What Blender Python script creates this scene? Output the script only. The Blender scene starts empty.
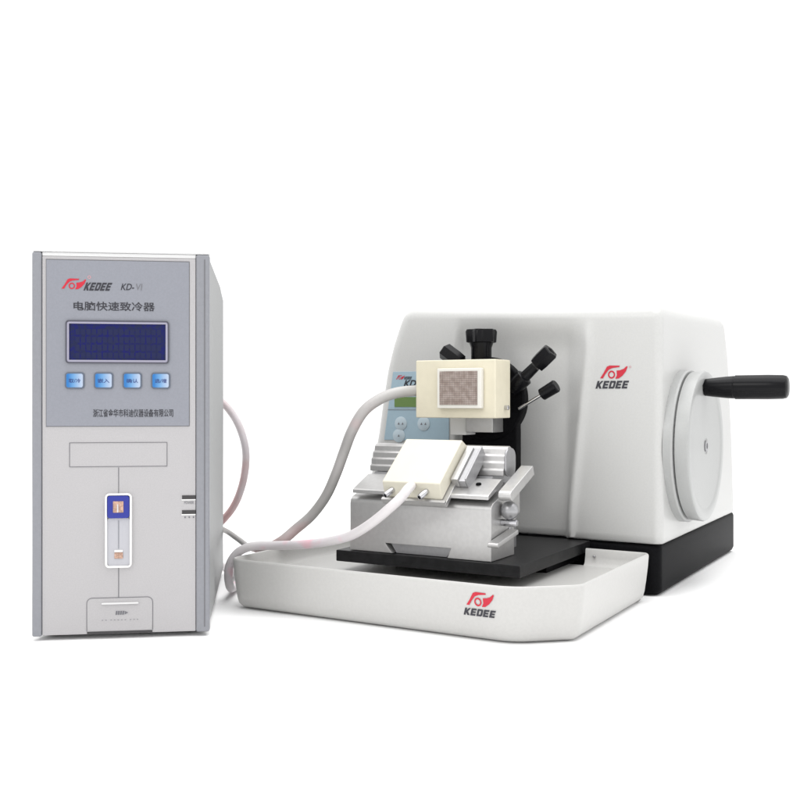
import bpy, bmesh, math, random
from mathutils import Vector, Matrix
random.seed(7)
S = bpy.context.scene
COL = S.collection
R = math.radians

# ------------------------------------------------------------------ camera
cam = bpy.data.objects.new('camera', bpy.data.cameras.new('camera'))
COL.objects.link(cam)
cam.data.sensor_width = 36.0
cam.data.lens = 45.0
cam.data.clip_start = 0.02
cam.data.clip_end = 200.0
cam.location = (0, 0, 0.261)
cam.rotation_euler = (R(90), 0, 0)
S.camera = cam
S.render.resolution_x = 1024
S.render.resolution_y = 1024

# ------------------------------------------------------------------ light
w = bpy.data.worlds.new('World'); S.world = w; w.use_nodes = True
bg = w.node_tree.nodes['Background']
bg.inputs['Color'].default_value = (1, 1, 1, 1)
bg.inputs['Strength'].default_value = 1.10

def area(name, loc, target, size, power, color=(1, 1, 1), size_y=None):
    l = bpy.data.lights.new(name, 'AREA'); l.energy = power; l.color = color
    l.shape = 'RECTANGLE'; l.size = size; l.size_y = size_y or size
    o = bpy.data.objects.new(name, l); COL.objects.link(o)
    o.location = loc
    o.rotation_euler = (Vector(target) - Vector(loc)).to_track_quat('-Z', 'Y').to_euler()
    return o
area('softbox_overhead', (0.15, 1.25, 2.2), (0.05, 1.35, 0.2), 2.4, 42)
area('softbox_key', (-1.5, -0.6, 1.7), (0.0, 1.3, 0.2), 0.8, 9, (1.0, 0.99, 0.97))
area('softbox_side', (2.6, 0.6, 1.2), (0.3, 1.4, 0.2), 0.8, 1.5, (0.98, 0.99, 1.0))
S.view_settings.view_transform = 'Standard'
S.view_settings.look = 'None'
S.view_settings.exposure = 0.18
S.view_settings.gamma = 1.0

# ------------------------------------------------------------------ materials
def mat(name, col, rough=0.5, metal=0.0, spec=0.5, noise=0.0, nscale=60.0, bump=0.0, bscale=900.0, col2=None, coat=0.0):
    m = bpy.data.materials.new(name); m.use_nodes = True
    nt = m.node_tree; b = nt.nodes['Principled BSDF']
    b.inputs['Base Color'].default_value = (*col, 1)
    b.inputs['Roughness'].default_value = rough
    b.inputs['Metallic'].default_value = metal
    b.inputs['Specular IOR Level'].default_value = spec
    b.inputs['Coat Weight'].default_value = coat
    tc = nt.nodes.new('ShaderNodeTexCoord')
    if noise > 0 or col2:
        n = nt.nodes.new('ShaderNodeTexNoise'); n.inputs['Scale'].default_value = nscale
        n.inputs['Detail'].default_value = 4
        nt.links.new(tc.outputs['Object'], n.inputs['Vector'])
        r = nt.nodes.new('ShaderNodeValToRGB')
        c2 = col2 or tuple(c * (1 - noise) for c in col)
        r.color_ramp.elements[0].position = 0.4; r.color_ramp.elements[0].color = (*c2, 1)
        r.color_ramp.elements[1].position = 0.6; r.color_ramp.elements[1].color = (*col, 1)
        nt.links.new(n.outputs['Fac'], r.inputs['Fac'])
        nt.links.new(r.outputs['Color'], b.inputs['Base Color'])
    if bump > 0:
        n2 = nt.nodes.new('ShaderNodeTexNoise'); n2.inputs['Scale'].default_value = bscale
        n2.inputs['Detail'].default_value = 3
        nt.links.new(tc.outputs['Object'], n2.inputs['Vector'])
        bp = nt.nodes.new('ShaderNodeBump'); bp.inputs['Strength'].default_value = bump
        bp.inputs['Distance'].default_value = 0.0006
        nt.links.new(n2.outputs['Fac'], bp.inputs['Height'])
        nt.links.new(bp.outputs['Normal'], b.inputs['Normal'])
    return m

M_PEARL = mat('pearl_white_paint', (0.50, 0.50, 0.49), 0.33, 0.0, 0.5, noise=0.03, nscale=400, bump=0.08, bscale=1500)
M_WHEEL = mat('cast_wheel_paint', (0.375, 0.38, 0.375), 0.34, 0.0, 0.5, noise=0.03, nscale=400, bump=0.08, bscale=1500)
M_TRAY = mat('tray_paint', (0.485, 0.480, 0.467), 0.38, 0.0, 0.5, noise=0.03, nscale=300, bump=0.10, bscale=1400)
M_BLACK = mat('black_paint', (0.005, 0.005, 0.006), 0.5, 0.0, 0.05, noise=0.3, nscale=300, bump=0.15)
M_PLATE = mat('dark_plate', (0.015, 0.015, 0.016), 0.4, 0.0, 0.15, noise=0.3, nscale=90, bump=0.15)
M_KNOB = mat('black_plastic', (0.004, 0.004, 0.005), 0.25, 0.0, 0.15)
M_ALU = mat('anodised_aluminium', (0.50, 0.495, 0.49), 0.32, 0.7, 0.5, noise=0.05, nscale=200, bump=0.06)
M_ALU2 = mat('satin_aluminium', (0.36, 0.36, 0.37), 0.34, 0.65, 0.5, noise=0.06, nscale=200, bump=0.05)
M_CHROME = mat('chrome', (0.55, 0.55, 0.57), 0.12, 1.0)
M_CREAM = mat('cream_plastic', (0.65, 0.605, 0.475), 0.45, 0.0, 0.4, noise=0.03, nscale=80)
M_CREAMW = mat('pale_cream_plastic', (0.64, 0.61, 0.51), 0.45, 0.0, 0.4, noise=0.02, nscale=80)
M_WHITEP = mat('ivory_plate', (0.68, 0.665, 0.615), 0.45, 0.0, 0.4)
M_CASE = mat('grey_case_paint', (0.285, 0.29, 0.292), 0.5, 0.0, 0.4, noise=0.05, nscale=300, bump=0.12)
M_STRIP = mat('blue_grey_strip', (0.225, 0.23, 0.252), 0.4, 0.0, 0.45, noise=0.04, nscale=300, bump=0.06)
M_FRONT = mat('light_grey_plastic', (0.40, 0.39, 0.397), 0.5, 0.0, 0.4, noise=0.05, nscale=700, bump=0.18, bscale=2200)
M_TRIM = mat('pale_trim', (0.62, 0.62, 0.62), 0.4)
M_FASCIA = mat('control_fascia', (0.228, 0.236, 0.268), 0.45, 0.0, 0.4, noise=0.04, nscale=500, bump=0.10, bscale=2000)
M_LINE = mat('dark_groove', (0.13, 0.13, 0.14), 0.6)
M_INK = mat('black_ink', (0.02, 0.02, 0.028), 0.5)
M_INK2 = mat('grey_ink', (0.14, 0.14, 0.155), 0.5)
M_RED = mat('red_ink', (0.47, 0.006, 0.026), 0.45)
M_PINKINK = mat('pale_red_ink', (0.55, 0.28, 0.30), 0.5)
M_LCD = mat('blue_screen', (0.008, 0.010, 0.095), 0.25, 0.0, 0.15, nscale=250, col2=(0.012, 0.016, 0.055))
M_BEZEL = mat('screen_bezel', (0.30, 0.29, 0.37), 0.3, 0.2)
M_BEZELD = mat('screen_bezel_edge', (0.06, 0.06, 0.08), 0.4)
M_KEYRIM = mat('button_rim', (0.09, 0.11, 0.15), 0.4)
M_KEYINK = mat('button_ink', (0.01, 0.03, 0.16), 0.5)
M_BLUEP = mat('pale_blue_panel', (0.32, 0.43, 0.50), 0.4, noise=0.02, nscale=200)
M_BLUEP2 = mat('pale_blue_button', (0.42, 0.50, 0.55), 0.35)
M_GLCD = mat('green_screen', (0.13, 0.21, 0.07), 0.25, 0.0, 0.4)
M_BLUE = mat('deep_blue_plastic', (0.010, 0.020, 0.24), 0.3)
M_COPPER = mat('copper_contact', (0.52, 0.33, 0.25), 0.4, 0.3, noise=0.4, nscale=500)
M_SLOT = mat('clear_slot_grey', (0.40, 0.40, 0.43), 0.25)
M_WHITE = mat('white_plastic', (0.74, 0.74, 0.73), 0.4)
M_DARKSLOT = mat('dark_slot', (0.03, 0.028, 0.03), 0.4)
M_FLOOR = mat('white_table', (0.93, 0.93, 0.93), 0.8, 0.0, 0.2)

# push button: printed left-to-right fade from blue to near white
def fade_mat():
    m = bpy.data.materials.new('blue_fade_button'); m.use_nodes = True
    nt = m.node_tree; b = nt.nodes['Principled BSDF']; b.inputs['Roughness'].default_value = 0.3
    tc = nt.nodes.new('ShaderNodeTexCoord'); sx = nt.nodes.new('ShaderNodeSeparateXYZ')
    r = nt.nodes.new('ShaderNodeValToRGB')
    r.color_ramp.elements[0].position = 0.12; r.color_ramp.elements[0].color = (0.012, 0.14, 0.40, 1)
    e = r.color_ramp.elements.new(0.45); e.color = (0.11, 0.27, 0.50, 1)
    r.color_ramp.elements[-1].position = 0.95; r.color_ramp.elements[-1].color = (0.36, 0.43, 0.55, 1)
    nt.links.new(tc.outputs['Generated'], sx.inputs[0]); nt.links.new(sx.outputs['X'], r.inputs['Fac'])
    nt.links.new(r.outputs['Color'], b.inputs['Base Color'])
    return m
M_FADE = fade_mat()

# freezing face: fine metal grid
def grid_mat():
    m = bpy.data.materials.new('freezing_grid'); m.use_nodes = True
    nt = m.node_tree; b = nt.nodes['Principled BSDF']
    b.inputs['Roughness'].default_value = 0.5; b.inputs['Metallic'].default_value = 0.15
    n = nt.nodes.new('ShaderNodeTexNoise'); n.inputs['Scale'].default_value = 120
    tc = nt.nodes.new('ShaderNodeTexCoord'); nt.links.new(tc.outputs['Object'], n.inputs['Vector'])
    r = nt.nodes.new('ShaderNodeValToRGB')
    r.color_ramp.elements[0].position = 0.35; r.color_ramp.elements[0].color = (0.30, 0.235, 0.205, 1)
    r.color_ramp.elements[1].position = 0.65; r.color_ramp.elements[1].color = (0.44, 0.37, 0.335, 1)
    nt.links.new(n.outputs['Fac'], r.inputs['Fac']); nt.links.new(r.outputs['Color'], b.inputs['Base Color'])
    return m
M_GRID = grid_mat()
M_GRIDD = mat('grid_gap', (0.14, 0.11, 0.10), 0.7)

def hose_mat(name, c1, c2, c3, scale, p1=0.42, p2=0.62):
    m = bpy.data.materials.new(name); m.use_nodes = True
    nt = m.node_tree; b = nt.nodes['Principled BSDF']
    b.inputs['Roughness'].default_value = 0.42
    tc = nt.nodes.new('ShaderNodeTexCoord')
    n = nt.nodes.new('ShaderNodeTexNoise'); n.inputs['Scale'].default_value = scale; n.inputs['Detail'].default_value = 2
    nt.links.new(tc.outputs['Object'], n.inputs['Vector'])
    r = nt.nodes.new('ShaderNodeValToRGB')
    r.color_ramp.elements[0].position = p1; r.color_ramp.elements[0].color = (*c1, 1)
    e = r.color_ramp.elements.new((p1 + p2) / 2); e.color = (*c2, 1)
    r.color_ramp.elements[-1].position = p2; r.color_ramp.elements[-1].color = (*c3, 1)
    nt.links.new(n.outputs['Fac'], r.inputs['Fac']); nt.links.new(r.outputs['Color'], b.inputs['Base Color'])
    # woven sheath relief
    wv = nt.nodes.new('ShaderNodeTexNoise'); wv.inputs['Scale'].default_value = 900
    nt.links.new(tc.outputs['Object'], wv.inputs['Vector'])
    bp = nt.nodes.new('ShaderNodeBump'); bp.inputs['Strength'].default_value = 0.2; bp.inputs['Distance'].default_value = 0.0005
    nt.links.new(wv.outputs['Fac'], bp.inputs['Height']); nt.links.new(bp.outputs['Normal'], b.inputs['Normal'])
    return m
M_HOSEG = hose_mat('grey_sheath_hose', (0.39, 0.38, 0.37), (0.41, 0.39, 0.385), (0.52, 0.36, 0.36), 9, 0.5, 0.66)
M_HOSEW = hose_mat('white_sheath_hose', (0.60, 0.575, 0.58), (0.62, 0.58, 0.60), (0.74, 0.44, 0.50), 22, 0.50, 0.72)
M_HOSEL = hose_mat('thin_sheath_hose', (0.58, 0.54, 0.56), (0.55, 0.49, 0.50), (0.50, 0.32, 0.32), 11, 0.45, 0.66)

# ------------------------------------------------------------------ helpers
class Frame:
    def __init__(s, x, y, deg): s.o = Vector((x, y, 0)); s.rot = R(deg)
FM = Frame(0.342, 1.325, -30.0)      # sectioning machine: x along its front, y into depth, origin = near right foot
FB = Frame(-0.2121, 1.1106, 7.7)          # cooling unit: same, origin = front right foot
OFF = Vector((0, 0, 0))
def wloc(fr, p):
    return fr.o + Matrix.Rotation(fr.rot, 3, 'Z') @ Vector(p)
def thing(name, label, cat, fr, loc, group=None):
    global OFF
    o = bpy.data.objects.new(name, None); COL.objects.link(o)
    o.empty_display_size = 0.05
    o.location = wloc(fr, loc); o.rotation_euler = (0, 0, fr.rot)
    o['label'] = label; o['category'] = cat
    if group: o['group'] = group
    OFF = Vector(loc)
    return o
def link(name, bm, m, parent=None, smooth=40, label=None, bevel=0.0, seg=2, shift=True):
    bmesh.ops.recalc_face_normals(bm, faces=bm.faces)
    me = bpy.data.meshes.new(name)
    if bevel > 0:
        es = [e for e in bm.edges if len(e.link_faces) == 2 and e.calc_face_angle(0) > R(35)]
        bmesh.ops.bevel(bm, geom=es, offset=bevel, segments=seg, profile=0.5, affect='EDGES', clamp_overlap=True)
    if shift: bmesh.ops.translate(bm, verts=bm.verts, vec=-OFF)
    bm.to_mesh(me); bm.free()
    me.materials.append(m)
    if smooth:
        me.polygons.foreach_set('use_smooth', [True] * len(me.polygons))
        me.set_sharp_from_angle(angle=R(smooth))
    o = bpy.data.objects.new(name, me); COL.objects.link(o)
    if bevel > 0 and smooth:
        wn = o.modifiers.new('weighted_normal', 'WEIGHTED_NORMAL'); wn.keep_sharp = True; wn.weight = 80
    if parent: o.parent = parent
    if label: o['label'] = label
    return o
def sub(name, bm, m, par, root_off=True, **k):   # child of a mesh part: the part sits at the thing's origin, so same coordinates
    return link(name, bm, m, par, **k)
def box(bm, x0, x1, y0, y1, z0, z1):
    vs = [bm.verts.new(p) for p in ((x0,y0,z0),(x1,y0,z0),(x1,y1,z0),(x0,y1,z0),(x0,y0,z1),(x1,y0,z1),(x1,y1,z1),(x0,y1,z1))]
    for f in ((3,2,1,0),(4,5,6,7),(0,1,5,4),(1,2,6,5),(2,3,7,6),(3,0,4,7)): bm.faces.new([vs[i] for i in f])
    return bm
def nb(): return bmesh.new()
def bx(*a): return box(nb(), *a)
def prism(bm, pts, axis, a, b):
    """pts 2-D polygon; axis 'x': pts are (y,z); 'y': pts are (x,z); 'z': pts are (x,y)"""
    def mk(p, t):
        return {'x': (t, p[0], p[1]), 'y': (p[0], t, p[1]), 'z': (p[0], p[1], t)}[axis]
    A = [bm.verts.new(mk(p, a)) for p in pts]; B = [bm.verts.new(mk(p, b)) for p in pts]
    n = len(pts)
    bm.faces.new(A); bm.faces.new(list(reversed(B)))
    for i in range(n): bm.faces.new((A[i], A[(i+1) % n], B[(i+1) % n], B[i]))
    return bm
def lathe(bm, p0, d, prof, seg=40, rfun=None):
    """prof: list of (distance along d, radius)"""
    p0 = Vector(p0); d = Vector(d).normalized()
    a = d.orthogonal().normalized(); b = d.cross(a)
    rings = []
    for (t, r) in prof:
        c = p0 + d * t
        if r < 1e-6: rings.append([bm.verts.new(c)]); continue
        rg = []
        for i in range(seg):
            th = 2 * math.pi * i / seg
            rr = r * (rfun(th, t) if rfun else 1)
            rg.append(bm.verts.new(c + (a * math.cos(th) + b * math.sin(th)) * rr))
        rings.append(rg)
    for r0, r1 in zip(rings, rings[1:]):
        if len(r0) == 1 and len(r1) == 1: continue
        for i in range(seg):
            j = (i + 1) % seg
            if len(r0) == 1: bm.faces.new((r0[0], r1[i], r1[j]))
            elif len(r1) == 1: bm.faces.new((r0[i], r0[j], r1[0]))
            else: bm.faces.new((r0[i], r0[j], r1[j], r1[i]))
    for rg, cap in ((rings[0], True), (rings[-1], True)):
        if len(rg) > 1: bm.faces.new(rg)
    return bm
def cyl(p0, p1, r, seg=32, bev=0.0008):
    p0 = Vector(p0); p1 = Vector(p1); L = (p1 - p0).length
    return lathe(nb(), p0, p1 - p0, [(0, r - bev), (bev, r), (L - bev, r), (L, r - bev)], seg)
def rrect(x0, x1, z0, z1, r, n=6):
    pts = []
    for cx, cz, a0 in ((x1-r, z1-r, 0), (x0+r, z1-r, 90), (x0+r, z0+r, 180), (x1-r, z0+r, 270)):
        for i in range(n + 1):
            a = R(a0 + 90 * i / n); pts.append((cx + r * math.cos(a), cz + r * math.sin(a)))
    return pts
def rpanel(x0, x1, z0, z1, r, y0, y1): return prism(nb(), rrect(x0, x1, z0, z1, r), 'y', y0, y1)
def frame_panel(x0, x1, z0, z1, r, t, y0, y1, n=6):
    """rounded rectangular frame of width t"""
    bm = nb(); o = rrect(x0, x1, z0, z1, r, n); i_ = rrect(x0+t, x1-t, z0+t, z1-t, max(r-t, 0.0003), n)
    V = [[bm.verts.new((p[0], y, p[1])) for p in L] for L, y in ((o, y0), (i_, y0), (i_, y1), (o, y1))]
    k = len(o)
    for a in range(4):
        A, B = V[a], V[(a + 1) % 4]
        for q in range(k): bm.faces.new((A[q], A[(q+1) % k], B[(q+1) % k], B[q]))
    return bm
def flat(bm, pts, y):
    bm.faces.new([bm.verts.new((p[0], y, p[1])) for p in pts]); return bm

def spline(P, n=10):
    out = []; P = [Vector(p) for p in P]
    for i in range(len(P) - 1):
        p0 = P[max(i-1, 0)]; p1 = P[i]; p2 = P[i+1]; p3 = P[min(i+2, len(P)-1)]
        for k in range(n):
            t = k / n
            out.append(0.5 * ((2*p1) + (-p0+p2)*t + (2*p0-5*p1+4*p2-p3)*t*t + (-p0+3*p1-3*p2+p3)*t**3))
    out.append(P[-1]); return out
def tube(P, r, seg=20, n=10, rf=None):
    bm = nb(); pts = spline(P, n); N = len(pts)
    up = None; rings = []
    for i, p in enumerate(pts):
        t = (pts[min(i+1, N-1)] - pts[max(i-1, 0)]).normalized()
        if up is None: up = t.orthogonal().normalized()
        up = (up - t * up.dot(t)).normalized(); s = t.cross(up)
        rr = r * (rf(i / (N - 1)) if rf else 1)
        rings.append([bm.verts.new(p + (up * math.cos(2*math.pi*k/seg) + s * math.sin(2*math.pi*k/seg)) * rr) for k in range(seg)])
    for a, b in zip(rings, rings[1:]):
        for k in range(seg): bm.faces.new((a[k], a[(k+1) % seg], b[(k+1) % seg], b[k]))
    bm.faces.new(rings[0]); bm.faces.new(list(reversed(rings[-1])))
    return bm

def text_bm(txt, x, z, height, y, width=None, shear=0.0, bold=0.0, align='LEFT', thin=1.0):
    """printed lettering facing -y, lower left at (x,z); width scales it to fit"""
    c = bpy.data.curves.new('lettering', 'FONT'); c.body = txt; c.size = 1.0; c.shear = shear; c.offset = bold
    c.resolution_u = 3
    ob = bpy.data.objects.new('lettering_source', c); COL.objects.link(ob)
    dg = bpy.context.evaluated_depsgraph_get()
    me = bpy.data.meshes.new_from_object(ob.evaluated_get(dg))
    bm = nb(); bm.from_mesh(me)
    bpy.data.objects.remove(ob); bpy.data.curves.remove(c); bpy.data.meshes.remove(me)
    if not bm.verts: return bm
    xs = [v.co.x for v in bm.verts]; ys = [v.co.y for v in bm.verts]
    h = max(ys) - min(ys); sc = height / h; ww = (max(xs) - min(xs)) * sc
    sx = sc * (width / ww) if width else sc * thin
    x0 = min(xs); y0 = min(ys)
    for v in bm.verts: v.co = Vector((x + (v.co.x - x0) * sx, y, z + (v.co.y - y0) * sc))
    return bm
# brand mark, drawn in a 360 x 130 field (x right, z up)
SW1 = [(0,0),(38,50),(78,116),(108,127),(222,124),(218,110),(140,101),(100,86),(60,42),(34,0)]
SW2 = [(186,76),(222,78),(266,92),(298,118),(310,114),(290,66),(254,26),(210,-3),(172,-6),(190,30)]
def mark_bm(x, z, wdt, y, hs=1.0):
    s = wdt / 310.0; bm = nb()
    for P in (SW1, SW2): flat(bm, [(x + p[0]*s, z + p[1]*s*hs) for p in P], y)
    n = 28; cx, cz = x + 130*s, z + 36*s*hs
    o = [bm.verts.new((cx + 40*s*math.cos(2*math.pi*i/n), y, cz + 40*s*hs*math.sin(2*math.pi*i/n))) for i in range(n)]
    q = [bm.verts.new((cx + 25*s*math.cos(2*math.pi*i/n), y, cz + 25*s*hs*math.sin(2*math.pi*i/n))) for i in range(n)]
    for i in range(n): bm.faces.new((o[i], o[(i+1) % n], q[(i+1) % n], q[i]))
    return bm
def word_bm(x, z, wdt, h, y, shear=0.35):
    """the five slanted block letters of the maker's name"""
    bm = nb(); cw = wdt / 5.25
    def E(o): return [[(o+0,0),(o+.86,0),(o+.86,.24),(o+.32,.24),(o+.32,.39),(o+.80,.39),(o+.80,.61),(o+.32,.61),(o+.32,.76),(o+.86,.76),(o+.86,1),(o+0,1)]]
    K = [[(0,0),(.32,0),(.32,.36),(.62,0),(1.0,0),(.56,.52),(.96,1),(.62,1),(.32,.64),(.32,1),(0,1)]]
    def tr(p): return (x + (p[0] * cw) + shear * p[1] * h, z + p[1] * h)
    for P in K + E(1.08) + E(3.16) + E(4.2): flat(bm, [tr(p) for p in P], y)
    o = 2.1
    out = [(o,0),(o+.78,0),(o+.92,.14),(o+.92,.86),(o+.78,1),(o,1)]
    inn = [(o+.30,.24),(o+.60,.24),(o+.62,.26),(o+.62,.74),(o+.60,.76),(o+.30,.76)]
    A = [bm.verts.new((tr(p)[0], y, tr(p)[1])) for p in out]; B = [bm.verts.new((tr(p)[0], y, tr(p)[1])) for p in inn]
    for i in range(6): bm.faces.new((A[i], A[(i+1) % 6], B[(i+1) % 6], B[i]))
    return bm

# ------------------------------------------------------------------ setting
bm = nb(); n = 96
bm.faces.new([bm.verts.new((60*math.cos(2*math.pi*i/n), 60*math.sin(2*math.pi*i/n), -0.001)) for i in range(n)])
tb = link('table_surface', bm, M_FLOOR, shift=False); tb['kind'] = 'structure'

# ================================================================== cooling unit
W0, W1, HB = -0.1883, 0.0, 0.4265
cu = thing('cooling_unit', 'tall grey tower-shaped cooling unit with blue screen and four blue buttons on its front', 'cooling unit', FB, (W0/2, 0.2, 0))
OB = OFF.copy()
# case: side shell behind the front, top edge drooping slightly to the back
bm = nb()
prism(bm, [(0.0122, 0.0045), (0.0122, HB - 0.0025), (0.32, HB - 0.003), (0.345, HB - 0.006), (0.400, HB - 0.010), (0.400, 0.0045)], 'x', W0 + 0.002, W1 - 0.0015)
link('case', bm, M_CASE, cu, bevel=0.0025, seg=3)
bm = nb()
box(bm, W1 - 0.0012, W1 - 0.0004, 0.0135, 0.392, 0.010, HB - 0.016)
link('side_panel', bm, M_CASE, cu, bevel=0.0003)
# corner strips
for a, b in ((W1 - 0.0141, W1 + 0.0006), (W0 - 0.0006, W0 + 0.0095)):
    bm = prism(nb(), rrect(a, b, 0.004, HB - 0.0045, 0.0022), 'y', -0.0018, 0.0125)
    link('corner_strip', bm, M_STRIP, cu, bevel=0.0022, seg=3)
bm = nb(); box(bm, W1 - 0.0052, W1 - 0.0042, -0.0022, -0.0014, 0.010, HB - 0.010)
link('strip_groove', bm, M_LINE, cu)
# front panel
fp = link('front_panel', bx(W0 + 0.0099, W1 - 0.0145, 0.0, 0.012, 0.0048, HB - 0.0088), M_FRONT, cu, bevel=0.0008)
link('top_trim', bx(W0 - 0.0006, W1 + 0.0006, -0.0014, 0.012, HB - 0.0043, HB + 0.0002), M_TRIM, cu, bevel=0.0015, seg=3)
link('top_trim', bx(W0 + 0.0099, W1 - 0.0145, 0.0006, 0.012, HB - 0.0086, HB - 0.0045), M_TRIM, cu, bevel=0.0004)
for fx in (W0 + 0.02, W1 - 0.02):
    for fy in (0.03, 0.36): link('foot', cyl((fx, fy, 0), (fx, fy, 0.0045), 0.010), M_BLACK, cu)
# fascia
FA0, FA1, FZ0, FZ1 = -0.1738, -0.0217, 0.2325, 0.4135
link('fascia_gap', bx(FA0 - 0.0006, FA1 + 0.0006, -0.0004, 0.001, FZ0 - 0.0006, FZ1 + 0.0009), M_LINE, cu)
fa = link('control_fascia', bx(FA0, FA1, -0.0012, 0.0012, FZ0, FZ1), M_FASCIA, cu, bevel=0.0004)
YF = -0.0015
link('logo_mark', mark_bm(-0.1580, 0.3822, 0.0262, YF, 1.05), M_RED, fa, smooth=0)
link('brand_lettering', word_bm(-0.1348, 0.3805, 0.0285, 0.0088, YF, 0.38), M_INK, fa, smooth=0)
link('registered_mark', frame_panel(-0.1302, -0.1268, 0.3935, 0.3969, 0.0016, 0.0006, YF, YF + 0.0002), M_PINKINK, fa, smooth=0)
link('model_lettering', text_bm('KD-', -0.0952, 0.3815, 0.0072, YF, 0.0145, 0.3, 0.012), M_INK, fa, smooth=0)
link('model_numeral', text_bm('VI', -0.0788, 0.3815, 0.0072, YF, 0.0068, 0.15, 0.0), M_INK2, fa, smooth=0)
link('title_lettering', text_bm('电脑快速致冷器', -0.1452, 0.3585, 0.0100, YF, 0.0865, 0.0, 0.013), M_INK, fa, smooth=0)
link('maker_lettering', text_bm('浙江省金华市科迪仪器设备有限公司', -0.1246, 0.2423, 0.0088, YF, 0.0858, 0.0, 0.013), M_INK, fa, smooth=0)
# screen
dz = link('screen_housing', frame_panel(-0.1535, -0.0432, 0.3010, 0.3480, 0.0035, 0.0014, -0.0030, -0.0006), M_BEZELD, cu)
link('bezel', frame_panel(-0.1520, -0.0447, 0.3025, 0.3465, 0.0025, 0.0022, -0.0026, -0.0006), M_BEZEL, dz)
sc = link('screen', bx(-0.1498, -0.0469, -0.0014, -0.0008, 0.3047, 0.3443), M_LCD, dz)
M_CHARS = mat('screen_characters', (0.014, 0.018, 0.062), 0.25, 0.0, 0.15)
bm = nb()
for r_ in range(4):
    for c_ in range(16):
        x = -0.1430 + c_ * 0.0058; z = 0.3385 - r_ * 0.0086
        flat(bm, [(x, z), (x + 0.0042, z), (x + 0.0042, z - 0.0062), (x, z - 0.0062)], -0.0016)
link('screen_characters', bm, M_CHARS, sc, smooth=0)
# buttons
for i, (x, t) in enumerate(((-0.1541, '取/冷'), (-0.1236, '嵌入'), (-0.0931, '确认'), (-0.0626, '选/增'))):
    b = link('push_button', rpanel(x, x + 0.0206, 0.2732, 0.2912, 0.0032, -0.0026, -0.0010), M_KEYRIM, cu, bevel=0.0004)
    f = link('button_face', rpanel(x + 0.0015, x + 0.0191, 0.2747, 0.2897, 0.0022, -0.0032, -0.0020), M_FADE, b, bevel=0.0004)
    link('button_lettering', text_bm(t, x + 0.0042, 0.2797, 0.0046, -0.0034, 0.0125, 0, 0.01), M_KEYINK, b, smooth=0)
# lower front details
link('label_recess', frame_panel(-0.1499, -0.0453, 0.1877, 0.2146, 0.0006, 0.0006, -0.0004, 0.0004), M_LINE, cu, smooth=0)
link('panel_seam', bx(-0.0979, -0.0972, -0.0004, 0.0004, 0.1585, 0.1870), M_LINE, cu)
link('panel_seam', bx(-0.0979, -0.0972, -0.0004, 0.0004, 0.0440, 0.0795), M_LINE, cu)
sw = link('switch_surround', frame_panel(-0.1117, -0.0832, 0.0772, 0.1587, 0.0045, 0.0022, -0.0035, 0.0008), M_WHITE, cu, bevel=0.0006)
link('slot_window', rpanel(-0.1095, -0.0854, 0.0794, 0.1315, 0.003, -0.0012, 0.0004), M_SLOT, cu)
link('slot_groove', bx(-0.0979, -0.0970, -0.0016, -0.0010, 0.098, 0.1290), M_STRIP, cu)
bb = link('blue_switch', rpanel(-0.1092, -0.0857, 0.1315, 0.1562, 0.003, -0.0042, -0.0004), M_BLUE, cu, bevel=0.0010)
link('contact', bx(-0.1030, -0.0918, -0.0050, -0.0040, 0.1378, 0.1503), M_COPPER, bb, bevel=0.0005)
link('contact_line', bx(-0.0985, -0.0972, -0.0053, -0.0047, 0.1382, 0.1470), M_CHROME, bb)
link('lower_contact', bx(-0.1018, -0.0928, -0.0024, -0.0010, 0.0872, 0.0940), M_COPPER, cu, bevel=0.0005)
link('lower_contact_cap', bx(-0.1018, -0.0928, -0.0026, -0.0010, 0.0943, 0.0968), M_WHITE, cu, bevel=0.0004)
for z in (0.1512, 0.1348):
    s_ = link('indicator_slot', bx(-0.0293, -0.0146, -0.0008, 0.0004, z, z + 0.0042), M_DARKSLOT, cu)
    link('slot_highlight', bx(-0.0298, -0.0146, -0.0007, 0.0004, z - 0.0012, z - 0.0001), M_WHITE, s_)
link('power_lettering', text_bm('POWER', -0.0270, 0.1458, 0.0030, -0.0004, 0.0105, 0, 0.0), M_INK2, fp, smooth=0)
link('indicator_lettering', text_bm('• • •', -0.0270, 0.1302, 0.0020, -0.0004, 0.0110, 0, 0.0), M_INK2, fp, smooth=0)
# bottom flap
bm = frame_panel(-0.1317, -0.0608, -0.001, 0.0445, 0.006, 0.0006, -0.0005, 0.0004)
bmesh.ops.bisect_plane(bm, geom=bm.verts[:] + bm.edges[:] + bm.faces[:], plane_co=(0, 0, 0.0080), plane_no=(0, 0, 1), clear_inner=True)
df = link('drain_flap', rpanel(-0.1311, -0.0614, 0.0082, 0.0439, 0.005, -0.0002, 0.0006), M_FRONT, cu)
link('flap_outline', bm, M_LINE, df, smooth=0)
link('flap_ridge', bx(-0.1155, -0.0762, -0.0024, 0.0004, 0.0372, 0.0390), M_TRIM, df, bevel=0.0005)
link('flap_shadow_gap', bx(-0.1311, -0.0614, -0.0004, 0.0010, 0.0052, 0.0076), M_DARKSLOT, df)
bm = nb()
for k in range(4): flat(bm, [(-0.1010 + k*.0024, 0.0254), (-0.0992 + k*.0024, 0.0254), (-0.0986 + k*.0024, 0.0296), (-0.1004 + k*.0024, 0.0296)], -0.0006)
flat(bm, [(-0.0910, 0.0256), (-0.0872, 0.0275), (-0.0910, 0.0294)], -0.0006)
link('flap_symbol', bm, M_INK2, df, smooth=0)
link('flap_lettering', text_bm('- -  - - - - -  - - -', -0.1155, 0.0195, 0.0006, -0.0006, 0.0390), M_INK2, df, smooth=0)

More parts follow.
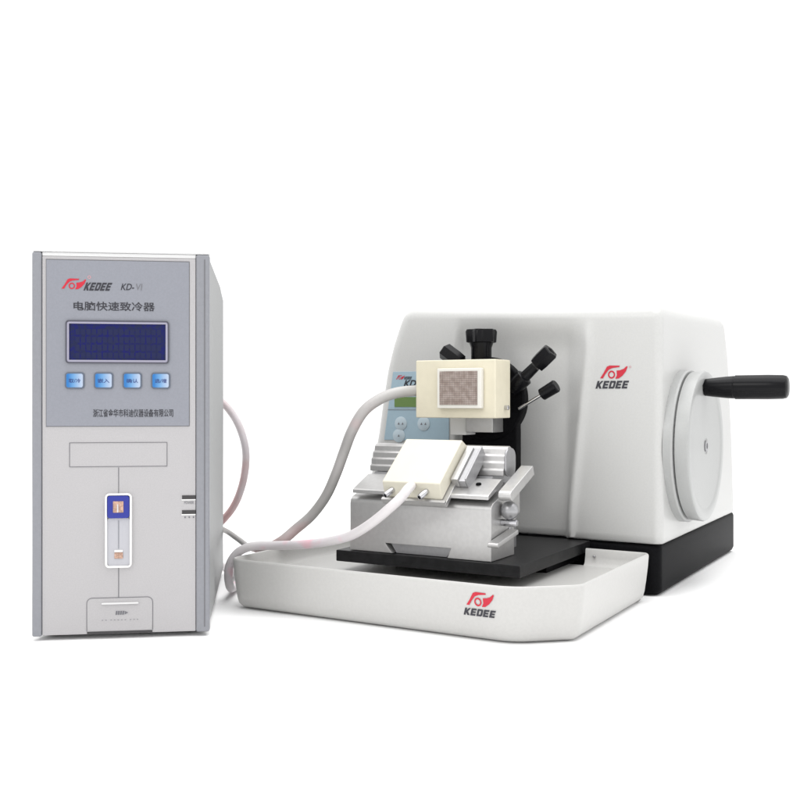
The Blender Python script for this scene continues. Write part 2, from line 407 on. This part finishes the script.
# ================================================================== sectioning machine
mt = thing('rotary_microtome', 'large white sectioning machine on black base with handwheel and crank on its right', 'microtome', FM, (-0.23, 0.22, 0))
def lerp_tab(tab, z):
    if z <= tab[0][0]: return tab[0][1]
    for (a, x), (b, y) in zip(tab, tab[1:]):
        if z <= b:
            t = (z - a) / (b - a); return x + (y - x) * t
    return tab[-1][1]
TL = [(0.068, -0.466), (0.138, -0.456), (0.199, -0.4415), (0.25, -0.433), (0.293, -0.4245), (0.325, -0.415), (0.348, -0.406), (0.375, -0.394), (0.40, -0.378)]
TB = [(0.068, 0.477), (0.19, 0.457), (0.315, 0.430), (0.35, 0.412), (0.40, 0.385)]
def sm(t): t = max(0, min(1, t)); return t * t * (3 - 2 * t)
def ztop(u, v): return 0.3888 + 0.032 * max(0, min(v, 0.28)) + 0.037 * max(0, -u)
def front_v(u, z):
    d = 0.013 * (1 - sm((z - 0.320) / 0.048))
    wr = 0.012 + 0.026 * max(0, min(1, (z - 0.10) / 0.22))
    # recess carrying the specimen clamp
    l = sm((u + 0.303) / 0.010); r = 1 - sm((u + 0.134) / wr)
    base = d * min(l, r)
    # slight raised rib beside the recess
    rib = -0.0032 * math.exp(-((u + 0.134 - wr * 0.95) / 0.007) ** 2) * (1 - sm((z - 0.335) / 0.03))
    return base + rib
def ring(z):
    uL = lerp_tab(TL, z); uR = 0.005; vB = lerp_tab(TB, z)
    rL, rR, rb = 0.022, 0.011, 0.03
    P = []
    nf = 150
    for i in range(nf + 1):
        u = uL + rL + (uR - rR - uL - rL) * i / nf
        P.append((u, front_v(u, z)))
    for i in range(1, 8):
        a = R(-90 + 90 * i / 8); P.append((uR - rR + rR * math.cos(a), rR + rR * math.sin(a)))
    for i in range(0, 25): P.append((uR, rR + (vB - rb - rR) * i / 24))
    for i in range(1, 8):
        a = R(90 * i / 8); P.append((uR - rb + rb * math.cos(a), vB - rb + rb * math.sin(a)))
    for i in range(0, 13): P.append((uR - rb + (uL + rb - uR + rb) * i / 12, vB))
    for i in range(1, 8):
        a = R(90 + 90 * i / 8); P.append((uL + rb + rb * math.cos(a), vB - rb + rb * math.sin(a)))
    for i in range(0, 13): P.append((uL, vB - rb + (rL - vB + rb) * i / 12))
    for i in range(1, 8):
        a = R(180 + 90 * i / 8); P.append((uL + rL + rL * math.cos(a), rL + rL * math.sin(a)))
    return P
bm = nb(); rings = []
C0 = (-0.20, 0.21)
def addring(pts): rings.append([bm.verts.new(p) for p in pts])
RF = 0.020
NL = 34
addring([(u + (0.002 if u < -.2 else -0.002), max(v, 0.0) + (0.003 if v < 0.2 else -0.003), 0.0690) for u, v in ring(0.068)])
for k in range(NL + 1):
    t = k / NL
    zz = 0.0715 + (0.3835 - RF - 0.0715) * t
    pts = []
    for u, v in ring(zz):
        top = ztop(u, max(v, 0)) - RF
        pts.append((u, v, 0.0715 + (top - 0.0715) * t))
    addring(pts)
base_top = ring(0.3835)
lastz = 0.3835 - RF
R0 = ring(lastz)
for k in range(1, 11):
    a = R(90 * k / 10)
    ins = RF * (1 - math.cos(a)); up = RF * math.sin(a)
    bt = ring(lastz + up)
    pts = []
    for (u, v) in bt:
        d = Vector((u - C0[0], v - C0[1])); L = d.length; d *= (L - ins * 1.15) / L
        uu, vv = C0[0] + d.x, C0[1] + d.y
        pts.append((uu, vv, ztop(u, max(v, 0)) - RF + up))
    addring(pts)
last = [v.co.copy() for v in rings[-1]]
for s in (0.9, 0.75, 0.55, 0.3, 0.12):
    addring([(C0[0] + (p.x - C0[0]) * s, C0[1] + (p.y - C0[1]) * s, ztop(C0[0] + (p.x - C0[0]) * s, max(0, C0[1] + (p.y - C0[1]) * s)) * (1 - s) + p.z * s) for p in last])
N = len(rings[0])
for a, b in zip(rings, rings[1:]):
    for i in range(N): bm.faces.new((a[i], a[(i+1) % N], b[(i+1) % N], b[i]))
c = bm.verts.new((C0[0], C0[1], ztop(*C0)))
for i in range(N): bm.faces.new((rings[-1][i], rings[-1][(i+1) % N], c))
bm.faces.new(list(reversed(rings[0])))
body = link('body', bm, M_PEARL, mt, smooth=60)
YB = -0.0006
link('logo_mark', mark_bm(-0.0795, 0.2905, 0.0385, YB, 1.10), M_RED, body, smooth=0)
link('registered_mark', frame_panel(-0.0392, -0.0362, 0.3040, 0.3070, 0.0014, 0.0005, YB, YB + 0.0002), M_PINKINK, body, smooth=0)
link('brand_lettering', word_bm(-0.0860, 0.2765, 0.0455, 0.0105, YB, 0.30), M_INK, body, smooth=0)

# black base
bm = nb()
outl = []
def rect_path(x0, x1, y0, y1, r, n=6):
    return rrect(x0, x1, y0, y1, r, n)
lev = [(0.0, 0.006), (0.003, 0.002), (0.008, 0.0), (0.062, 0.0), (0.0655, 0.001), (0.0675, 0.0035)]
RR = []
for z, ins in lev:
    RR.append([bm.verts.new((p[0], p[1], z)) for p in rrect(-0.4585 + ins, 0.0015 - ins, 0.002 + ins, 0.479 - ins, 0.014)])
N = len(RR[0])
for a, b in zip(RR, RR[1:]):
    for i in range(N): bm.faces.new((a[i], a[(i+1) % N], b[(i+1) % N], b[i]))
bm.faces.new(list(reversed(RR[0]))); bm.faces.new(RR[-1])
link('base', bm, M_BLACK, mt, smooth=50)
# base plate reaching forward under the knife holder
bp_ = link('base_plate', bx(-0.350, -0.094, -0.243, 0.0015, 0.0535, 0.068), M_PLATE, mt, bevel=0.0012)
link('plate_support', bx(-0.335, -0.110, -0.120, 0.0012, 0.0402, 0.0530), M_BLACK, bp_)

# handwheel
WC = (0.112, 0.1965)
hw = link('wheel_flange', lathe(nb(), (0.0045, WC[0], WC[1]), (1, 0, 0), [(0, 0.1075), (0.010, 0.1075), (0.0125, 0.106), (0.0125, 0.098)], 96), M_WHEEL, mt, smooth=30)
wh = link('handwheel', lathe(nb(), (0.0165, WC[0], WC[1]), (1, 0, 0), [(0, 0.0980), (0.0026, 0.0980), (0.0030, 0.1040), (0.0180, 0.1055), (0.0205, 0.1045), (0.0215, 0.1025), (0.0215, 0.091), (0.0205, 0.089), (0.0200, 0.087), (0.0200, 0.012), (0.0188, 0.0105), (0.0188, 0.0)], 96), M_WHEEL, mt, smooth=30)
link('hub_screw', lathe(nb(), (0.0345, WC[0] , WC[1]), (1, 0, 0), [(0, 0.0078), (0.0030, 0.0078), (0.0036, 0.0070), (0.0036, 0.0042), (0.0012, 0.0040), (0.0012, 0)], 32), M_ALU2, wh, smooth=30)
hc = (0.1025, 0.2785)
hd = link('crank_handle', lathe(nb(), (0.0365, hc[0], hc[1]), (1, 0, 0), [(0, 0.0098), (0.001, 0.0118), (0.012, 0.0132), (0.030, 0.0150), (0.040, 0.0158), (0.0405, 0.0155), (0.0415, 0.0155), (0.042, 0.0166), (0.085, 0.0168), (0.104, 0.0162), (0.1085, 0.0150), (0.1105, 0.0118), (0.1112, 0.0)], 48), M_KNOB, wh, smooth=35)

# control panel on the left of the front
def pan(z): return lerp_tab([(0.19, -0.4240), (0.2, -0.4225), (0.25, -0.4150), (0.304, -0.4065)], z)
bm = nb()
prism(bm, [(pan(0.2), 0.2), (-0.3105, 0.2), (-0.3105, 0.304), (pan(0.304), 0.304), (pan(0.25), 0.25)], 'y', -0.0012, 0.004)
cp = link('control_panel', bm, M_BLUEP, mt, bevel=0.0004)
YP = -0.0016
link('logo_mark', mark_bm(-0.4010, 0.2925, 0.0150, YP, 1.0), M_RED, cp, smooth=0)
link('brand_lettering', word_bm(-0.3870, 0.2922, 0.0130, 0.0042, YP, 0.3), M_INK, cp, smooth=0)
link('model_lettering', text_bm('KD', -0.3880, 0.2812, 0.0100, YP, 0.0225, 0.35, 0.03), M_INK, cp, smooth=0)
link('screen', bx(-0.4035, -0.325, -0.0020, -0.0005, 0.2505, 0.2655), M_GLCD, cp)
link('panel_seam', bx(pan(0.2475), -0.3106, -0.0018, -0.0004, 0.2462, 0.2468), M_STRIP, cp)
for (u, z, t) in ((-0.3925, 0.2252, '●▲'), (-0.3530, 0.2252, '●▼'), (-0.3960, 0.2068, '▲')):
    q = link('round_button', lathe(nb(), (u, -0.0010, z), (0, -1, 0), [(0, 0.0105), (0.0008, 0.0105), (0.0011, 0.0100), (0.0011, 0)], 36), M_BLUEP2, cp)
    bm = nb()
    for sx in ((-0.0034, 0.0034) if len(t) > 1 else (0,)):
        flat(bm, [(u + sx - 0.0018, z - 0.0015), (u + sx + 0.0018, z - 0.0015), (u + sx, z + 0.0022)], -0.0024)
    link('button_symbol', bm, M_INK2, q, smooth=0)

# specimen clamp: black ball head with its knobs
AX, AZ, VA = -0.2250, 0.2620, -0.040
bm = nb()
prism(bm, [(AX + 0.058*math.cos(2*math.pi*i/64), AZ + 0.059*math.sin(2*math.pi*i/64)) for i in range(64)], 'y', -0.058, -0.040)
ch = link('clamp_head', bm, M_BLACK, mt, bevel=0.003, seg=3)
prism_ = prism(nb(), [(-0.262, 0.150), (-0.1790, 0.150), (-0.1790, 0.262), (-0.262, 0.262)], 'y', -0.0560, -0.0385)
link('clamp_column', prism_, M_BLACK, mt, bevel=0.002)
link('clamp_mount', prism(nb(), [(-0.255, 0.180), (-0.205, 0.180), (-0.205, 0.285), (-0.255, 0.285)], 'y', -0.0395, 0.024), M_BLACK, mt)
link('clamp_jaw', bx(-0.2640, -0.2400, -0.0880, -0.052, 0.2130, 0.2400), M_WHITE, mt, bevel=0.001)
link('clamp_jaw', bx(-0.2385, -0.1980, -0.0920, -0.052, 0.2170, 0.2400), M_ALU, mt, bevel=0.001)
link('cross_bolt', lathe(nb(), (-0.1760, -0.100, 0.2508), (1, 0, 0), [(-0.002, 0.0032), (0.0045, 0.0032), (0.0052, 0.0025), (0.0052, 0.0)], 24), M_CHROME, mt)
# lobed clamping knob on top
def lobes(th, t): return 1 + 0.11 * math.cos(6 * th + 0.5)
tk = link('top_clamping_knob', lathe(nb(), (-0.2370, -0.045, 0.341), (0, 0, 1), [(0, 0.0165), (0.001, 0.0195), (0.016, 0.0205), (0.0190, 0.0190), (0.0195, 0.010), (0.0175, 0.009), (0.0175, 0)], 72, lobes), M_KNOB, mt)
link('knob_neck', lathe(nb(), (-0.2370, -0.045, 0.300), (0, 0, 1), [(0, 0.0145), (0.034, 0.0145), (0.040, 0.0165), (0.0412, 0.0165)], 40), M_KNOB, tk)
def hexa(th, t): return 1.0 / math.cos(((th + math.pi/6) % (math.pi/3)) - math.pi/6) * 0.94
def lever_knob(p0, p1, p2, p3, p4, V=-0.040):
    f = lambda p: Vector((p[0], V, p[1]))
    a, b = f(p0), f(p1)
    d = (f(p4) - f(p0)).normalized()
    k = link('tilt_clamp_lever', lathe(nb(), a, d, [(0, 0.0112), (0.001, 0.0120), ((b-a).length - 0.001, 0.0120), ((b-a).length, 0.0108)], 36), M_KNOB, mt)
    link('lever_shaft', lathe(nb(), b - d*0.002, d, [(0, 0.0078), ((f(p3)-b).length, 0.0070)], 28), M_KNOB, k)
    L = (f(p4) - f(p3)).length
    link('lever_grip', lathe(nb(), f(p3), d, [(0, 0.0070), (0.001, 0.0105), (L*0.35, 0.0112), (L - 0.0015, 0.0112), (L, 0.0098), (L, 0.0055), (L - 0.0015, 0.0050), (L-0.0015, 0)], 36, hexa), M_KNOB, k)
lever_knob((-0.1830, 0.2755), (-0.1640, 0.2925), 0, (-0.1475, 0.3075), (-0.1262, 0.3270), -0.062)
lever_knob((-0.2400, 0.2970), (-0.2500, 0.3040), 0, (-0.2600, 0.3125), (-0.2880, 0.3300), -0.062)
d = Vector((-0.1194, -0.062, 0.2796)) - Vector((-0.1730, -0.062, 0.2490)); d.normalize()
rod = link('locking_lever', lathe(nb(), (-0.1730, -0.062, 0.2490), d, [(0, 0.0021), (0.046, 0.0021)], 20), M_CHROME, mt)
link('lever_knob', lathe(nb(), Vector((-0.1730, -0.062, 0.2490)) + d*0.0380, d, [(0, 0.0070), (0.001, 0.0084), (0.0235, 0.0090), (0.0250, 0.0078), (0.0250, 0)], 28), M_KNOB, rod)

# knife holder
kb_bm = prism(nb(), [(-0.2365, 0.0685), (-0.2365, 0.129), (-0.2350, 0.1335), (-0.2310, 0.1372), (-0.2250, 0.1392), (-0.175, 0.1560), (-0.150, 0.1560), (-0.150, 0.120), (-0.168, 0.110), (-0.168, 0.0685)], 'x', -0.3325, -0.1335)
bmesh.ops.recalc_face_normals(kb_bm, faces=kb_bm.faces)
def carve(bm_, cutter):
    ms = []
    for b_ in (bm_, cutter):
        bmesh.ops.recalc_face_normals(b_, faces=b_.faces)
        me_ = bpy.data.meshes.new('carve_source'); b_.to_mesh(me_); b_.free()
        o_ = bpy.data.objects.new('carve_source', me_); COL.objects.link(o_); ms.append(o_)
    md = ms[0].modifiers.new('cut', 'BOOLEAN'); md.operation = 'DIFFERENCE'; md.object = ms[1]; md.solver = 'EXACT'
    dg = bpy.context.evaluated_depsgraph_get()
    me_ = bpy.data.meshes.new_from_object(ms[0].evaluated_get(dg))
    out = nb(); out.from_mesh(me_)
    for o_ in ms:
        dd_ = o_.data; bpy.data.objects.remove(o_); bpy.data.meshes.remove(dd_)
    bpy.data.meshes.remove(me_)
    return out
# dovetail channel through the block foot
kb_bm = carve(kb_bm, prism(nb(), [(-0.2800, 0.0808), (-0.1870, 0.0808), (-0.1960, 0.0600), (-0.2625, 0.0600)], 'y', -0.2500, -0.2180))
kb = link('knife_holder_block', kb_bm, M_ALU, mt, smooth=30, bevel=0.0007)
link('dovetail_slide', prism(nb(), [(-0.2752, 0.0806), (-0.1880, 0.0806), (-0.1960, 0.0687), (-0.2670, 0.0687)], 'y', -0.2300, -0.2182), M_ALU2, mt)
# sloping cover plate
sl = (0.0350, 0.0160)
bm = prism(nb(), [(-0.2390, 0.1420), (-0.2390, 0.1462), (-0.2370, 0.1480), (-0.2020, 0.1640), (-0.1960, 0.1640), (-0.1960, 0.1580)], 'x', -0.3270, -0.1360)
link('cover_plate', bm, M_ALU, kb, bevel=0.0006)
link('arc_bed', prism(nb(), [(-0.1955, 0.1565), (-0.1955, 0.1620), (-0.188, 0.1665), (-0.12, 0.1665), (-0.12, 0.1565)], 'x', -0.3240, -0.1530), M_ALU2, mt)
link('arc_bed_foot', bx(-0.3240, -0.1580, -0.1495, -0.105, 0.0685, 0.1560), M_ALU2, mt)
# ribbed knife carrier
prof = [(-0.186, 0.1705), (-0.187, 0.1770), (-0.184, 0.1790), (-0.181, 0.1795), (-0.1805, 0.1860), (-0.177, 0.1880), (-0.174, 0.1885), (-0.1725, 0.1945), (-0.169, 0.1965), (-0.165, 0.1970), (-0.162, 0.2030), (-0.156, 0.2060), (-0.146, 0.2070), (-0.134, 0.2040), (-0.124, 0.1960), (-0.120, 0.1860), (-0.120, 0.1705)]
prof = [(-0.187 + (a_ + 0.187) * 0.5, b_ - 0.0035) for a_, b_ in prof]
kc = link('knife_carrier', prism(nb(), prof, 'x', -0.3330, -0.1400), M_ALU, mt, smooth=25, bevel=0.0006)
cap = [(p[0], p[1]) for p in rrect(-0.1855, -0.1545, 0.1655, 0.2010, 0.012)]
link('carrier_end_cap', prism(nb(), cap, 'x', -0.1398, -0.1370), M_ALU2, kc, bevel=0.0012, seg=3)
# clamping levers on the right of the holder
def bar(name, a, b, u0, u1, th, m, par, bend=None):
    a = Vector(a); b = Vector(b); d = (b - a).normalized(); n = Vector((-d.y, d.x))
    P = []
    for i in range(9):
        t = R(90 + 180 * i / 8); P.append(a + d * (th/2) * math.cos(t) + n * (th/2) * math.sin(t))
    P += [b - n*th/2, b + n*th/2]
    return link(name, prism(nb(), [(p.x, p.y) for p in P], 'x', u0, u1), m, par, bevel=0.0010)
lv = bar('clamp_lever', (-0.2210, 0.1470), (-0.1550, 0.1735), -0.1290, -0.1125, 0.0125, M_ALU, mt)
link('lever_pivot', cyl((-0.1340, -0.2020, 0.1460), (-0.1280, -0.2020, 0.1460), 0.0060), M_CHROME, lv)
bm = nb(); bmesh.ops.create_uvsphere(bm, u_segments=32, v_segments=20, radius=0.0112, matrix=Matrix.Translation((-0.1235, -0.2050, 0.1275)))
link('ball_joint', bm, M_ALU2, lv)
l2 = bar('clamp_lever', (-0.2470, 0.0905), (-0.1880, 0.1000), -0.1325, -0.1190, 0.0060, M_ALU, mt)
link('lever_pivot', cyl((-0.1340, -0.2060, 0.1125), (-0.1130, -0.2060, 0.1125), 0.0042), M_CHROME, l2)
link('lever_boss', cyl((-0.1340, -0.1830, 0.1000), (-0.1310, -0.1830, 0.1000), 0.0050), M_ALU2, l2)
link('plate_screw', cyl((-0.1600, -0.2150, 0.1570), (-0.1600, -0.2155, 0.1600), 0.0034), M_BLACK, mt)

# angled metal support under the cooling block
T0 = Vector((0, -0.255, 0.1603)); AV = Vector((0, 0.768, 0.640)); NV = Vector((0, -0.640, 0.768))
def slab(bm, u0, u1, a0, a1, n0, n1, flare=0.0):
    P = []
    for nn in (n0, n1):
        fl = flare if nn == n0 else 0
        for (u, a) in ((u0, a0 - fl), (u1, a0 - fl), (u1, a1 + fl), (u0, a1 + fl)):
            q = T0 + AV * a + NV * nn; P.append(bm.verts.new((u, q.y, q.z)))
    for f in ((3,2,1,0),(4,5,6,7),(0,1,5,4),(1,2,6,5),(2,3,7,6),(3,0,4,7)): bm.faces.new([P[i] for i in f])
    return bm
bs = link('blade_support', slab(nb(), -0.2760, -0.1862, -0.0135, 0.086, -0.0265, -0.0205), M_ALU, mt, bevel=0.0008)
link('support_lip', slab(nb(), -0.2755, -0.1866, -0.0138, -0.0095, -0.0204, -0.0175), M_ALU, bs, bevel=0.0004)
link('support_rail', slab(nb(), -0.1905, -0.1812, 0.0210, 0.081, -0.0250, -0.0120), M_ALU, bs, bevel=0.0008)
link('support_rail', slab(nb(), -0.1810, -0.1715, 0.0210, 0.081, -0.0250, -0.0150), M_ALU2, bs, bevel=0.0008)
link('support_edge', slab(nb(), -0.1713, -0.1690, 0.0210, 0.081, -0.0300, -0.0110), M_ALU2, bs, bevel=0.0006)

# ================================================================== cooling block on the knife holder
kcool = thing('knife_cooling_block', 'pale cream square block lying tilted on metal knife holder, two steel pins in front', 'cooling block', FM, (-0.2443, -0.205, 0.155))
blk = link('block', slab(nb(), -0.2735, -0.1927, 0.0, 0.079, -0.0200, 0.0, 0.008), M_CREAMW, kcool, bevel=0.0014, seg=3)
for u in (-0.2600, -0.2120):
    q = T0 - NV * 0.0105 + Vector((u, 0, 0)) - AV * 0.002
    dd = Vector((-0.25, -0.85, -0.47)).normalized()
    pn = link('steel_pin', lathe(nb(), q, dd, [(0, 0.0038), (0.0150, 0.0038), (0.0160, 0.0033), (0.0160, 0.0024), (0.0110, 0.0022), (0.0110, 0)], 24), M_CHROME, kcool)

# ================================================================== freezing stage
U0, U1, VS, VE, Z0, Z1 = -0.2950, -0.1765, -0.130, -0.082, 0.2370, 0.3145
fs = thing('freezing_stage', 'cream upright block with brown metal grid square on its face, below the lobed black knob', 'freezing stage', FM, ((U0+U1)/2, (VS+VE)/2, Z0))
link('block', bx(U0, U1, VS, VE, Z0, Z1), M_CREAM, fs, bevel=0.0014, seg=3)
pt = link('raised_plate', bx(-0.2580, -0.1930, VS - 0.0085, VS - 0.0002, 0.2500, 0.3030), M_WHITEP, fs, bevel=0.0012)
YG = VS - 0.0086
gx0, gx1, gz0, gz1 = -0.2540, -0.1985, 0.2545, 0.2990
gp = link('freezing_face', bx(gx0, gx1, YG - 0.0004, YG + 0.002, gz0, gz1), M_GRIDD, pt)
bm = nb(); nx, nz = 22, 18
sx = (gx1 - gx0) / nx; sz = (gz1 - gz0) / nz
for i in range(nx):
    for j in range(nz):
        x = gx0 + i * sx; z = gz0 + j * sz; g = 0.00022
        flat(bm, [(x + g, z + g), (x + sx - g, z + g), (x + sx - g, z + sz - g), (x + g, z + sz - g)], YG - 0.0009)
link('grid_studs', bm, M_GRID, gp, smooth=0)

# ================================================================== waste tray
ty = thing('waste_tray', 'shallow off-white tray around the front of the white machine with red and black logo', 'tray', FM, (-0.23, -0.19, 0))
path0 = [(-0.088, -0.0300), (-0.0010, -0.0300), (-0.0010, -0.2900), (-0.0600, -0.3420), (-0.4495, -0.3400), (-0.4495, -0.0300), (-0.355, -0.0300)]
rad = {1: 0.013, 2: 0.010, 3: 0.024, 4: 0.022, 5: 0.014}
path = [Vector(path0[0])]
for i in range(1, len(path0) - 1):
    p, c, q = Vector(path0[i-1]), Vector(path0[i]), Vector(path0[i+1]); r = rad[i]
    d0 = (p - c).normalized(); d1 = (q - c).normalized()
    r = min(r, (p-c).length*0.48, (q-c).length*0.48)
    A, B = c + d0 * r, c + d1 * r
    for k in range(13):
        t = k / 12; path.append(A * (1-t)**2 + c * 2*t*(1-t) + B * t*t)
path.append(Vector(path0[-1]))
# bowed front: subtle outward swell
sec = [(-0.0200, 0.0), (-0.0125, 0.0012), (-0.0075, 0.0060), (-0.0052, 0.0140), (-0.0032, 0.0280), (-0.0010, 0.0460), (0.0, 0.0590), (-0.0004, 0.0612), (-0.0018, 0.0624), (-0.0036, 0.0620), (-0.0046, 0.0600), (-0.0056, 0.0520), (-0.0080, 0.0440), (-0.0125, 0.0406), (-0.0145, 0.0394)]
bm = nb(); strips = []
for i, p in enumerate(path):
    t = (path[min(i+1, len(path)-1)] - path[max(i-1, 0)]).normalized()
    nrm = Vector((-t.y, t.x))   # outward for this winding (checked below)
    strips.append([(p, nrm)])
ctr = Vector((-0.23, -0.18))
sgn = 1 if (strips[30][0][1].dot(path[30] - ctr) > 0) else -1
SV = [[bm.verts.new((p.x + nrm.x*sgn*o, p.y + nrm.y*sgn*o, z)) for o, z in sec] for [(p, nrm)] in strips]
for a, b in zip(SV, SV[1:]):
    for k in range(len(sec) - 1): bm.faces.new((a[k], a[k+1], b[k+1], b[k]))
bm.faces.new(SV[0]); bm.faces.new(list(reversed(SV[-1])))
link('tray_wall', bm, M_TRAY, ty, smooth=50)
bm = nb()
bm.faces.new([bm.verts.new((x_, y_, 0.0400)) for x_, y_ in ((-0.008, -0.037), (-0.008, -0.281), (-0.060, -0.335), (-0.4425, -0.333), (-0.4425, -0.037))])
link('tray_floor', bm, M_TRAY, ty)
# logo on the front wall: the wall leans slightly, follow it
def lean(bm_):
    for v in bm_.verts:
        z = v.co.z
        off = lerp_tab([(0.014, -0.0052), (0.028, -0.0032), (0.046, -0.0010), (0.059, 0.0)], z)
        xx = v.co.x
        base = -0.3420 + (xx + 0.0660) / (-0.4625 + 0.0660) * 0.0020
        v.co.y = base - off - 0.0007
    return bm_
link('logo_mark', lean(mark_bm(-0.1150, 0.0385, 0.0335, 0, 1.10)), M_RED, ty, smooth=0)
link('brand_lettering', lean(word_bm(-0.1190, 0.0270, 0.0380, 0.0080, 0, 0.30)), M_INK, ty, smooth=0)
link('tray_screw', cyl((-0.075, -0.0400, 0.053), (-0.075, -0.0355, 0.053), 0.0016), M_ALU2, ty)

# ================================================================== hoses (world coordinates)
def W(px, py, Y):       # metres, from the surveyed direction and distance of each bend
    return ((px - 400) / 1000 * Y, Y, 0.261 - (py - 400) / 1000 * Y)
def hose(name, label, pts, r, m, rf=None):
    global OFF
    OFF = Vector((0, 0, 0))
    bm = tube(pts, r, 20, 10, rf)
    c = Vector(pts[len(pts)//2]); bmesh.ops.translate(bm, verts=bm.verts, vec=-c)
    o = link(name, bm, m, None, smooth=60, shift=False)
    o.location = c; o['label'] = label; o['category'] = 'hose'; o['group'] = 'coolant hoses'
    return o
hose('coolant_hose', 'grey hose curving down from the left side of the cream block with the metal grid', 
     [W(424, 391, 1.375), W(412, 391, 1.365), W(396, 393, 1.35), W(380, 399, 1.34), W(364, 411, 1.335), W(352, 431, 1.335), W(344, 452, 1.34), W(336, 474, 1.34), W(326, 496, 1.345), W(312, 515, 1.35), W(296, 529, 1.35), W(280, 542, 1.345), W(262, 549, 1.36), W(250, 547.5, 1.40), W(238, 539, 1.46), W(224, 530, 1.53), W(205, 524, 1.60), W(190, 520, 1.58)],
     0.0070, M_HOSEG, lambda t: 1.08 - 0.10 * sm(t / 0.5) - 0.40 * sm((t - 0.64) / 0.12))
q = T0 - NV * 0.0090 + Vector((-0.2360, 0, 0)) + AV * 0.004
qw = wloc(FM, q)
hose('coolant_hose', 'white and pink hose from the tilted cream block over the left tray rim',
     [tuple(qw), W(408, 489, 1.160), W(401, 497.5, 1.148), W(391, 507, 1.145), W(373, 522, 1.160), W(353, 534.5, 1.185), W(333, 540.5, 1.21), W(308, 544, 1.24), W(280, 545.5, 1.27), W(262, 545.5, 1.280), W(249, 547, 1.282), W(238, 552.5, 1.284), W(230.5, 563, 1.286), W(228.5, 576, 1.296), W(231, 588, 1.325), W(237, 583, 1.40), W(236, 574, 1.48), W(222, 566, 1.56), W(205, 560, 1.60)],
     0.0057, M_HOSEW)
hose('drain_hose', 'thin pinkish hose looping out behind the right side of the tower unit',
     [W(200, 396, 1.56), W(213, 397, 1.55), W(224, 404, 1.54), W(236, 420, 1.535), W(243.5, 439, 1.53), W(246, 458, 1.53), W(243, 482, 1.53), W(235, 504, 1.535), W(223, 520, 1.54), W(208, 533, 1.56), W(195, 540, 1.58)],
     0.0056, M_HOSEL)
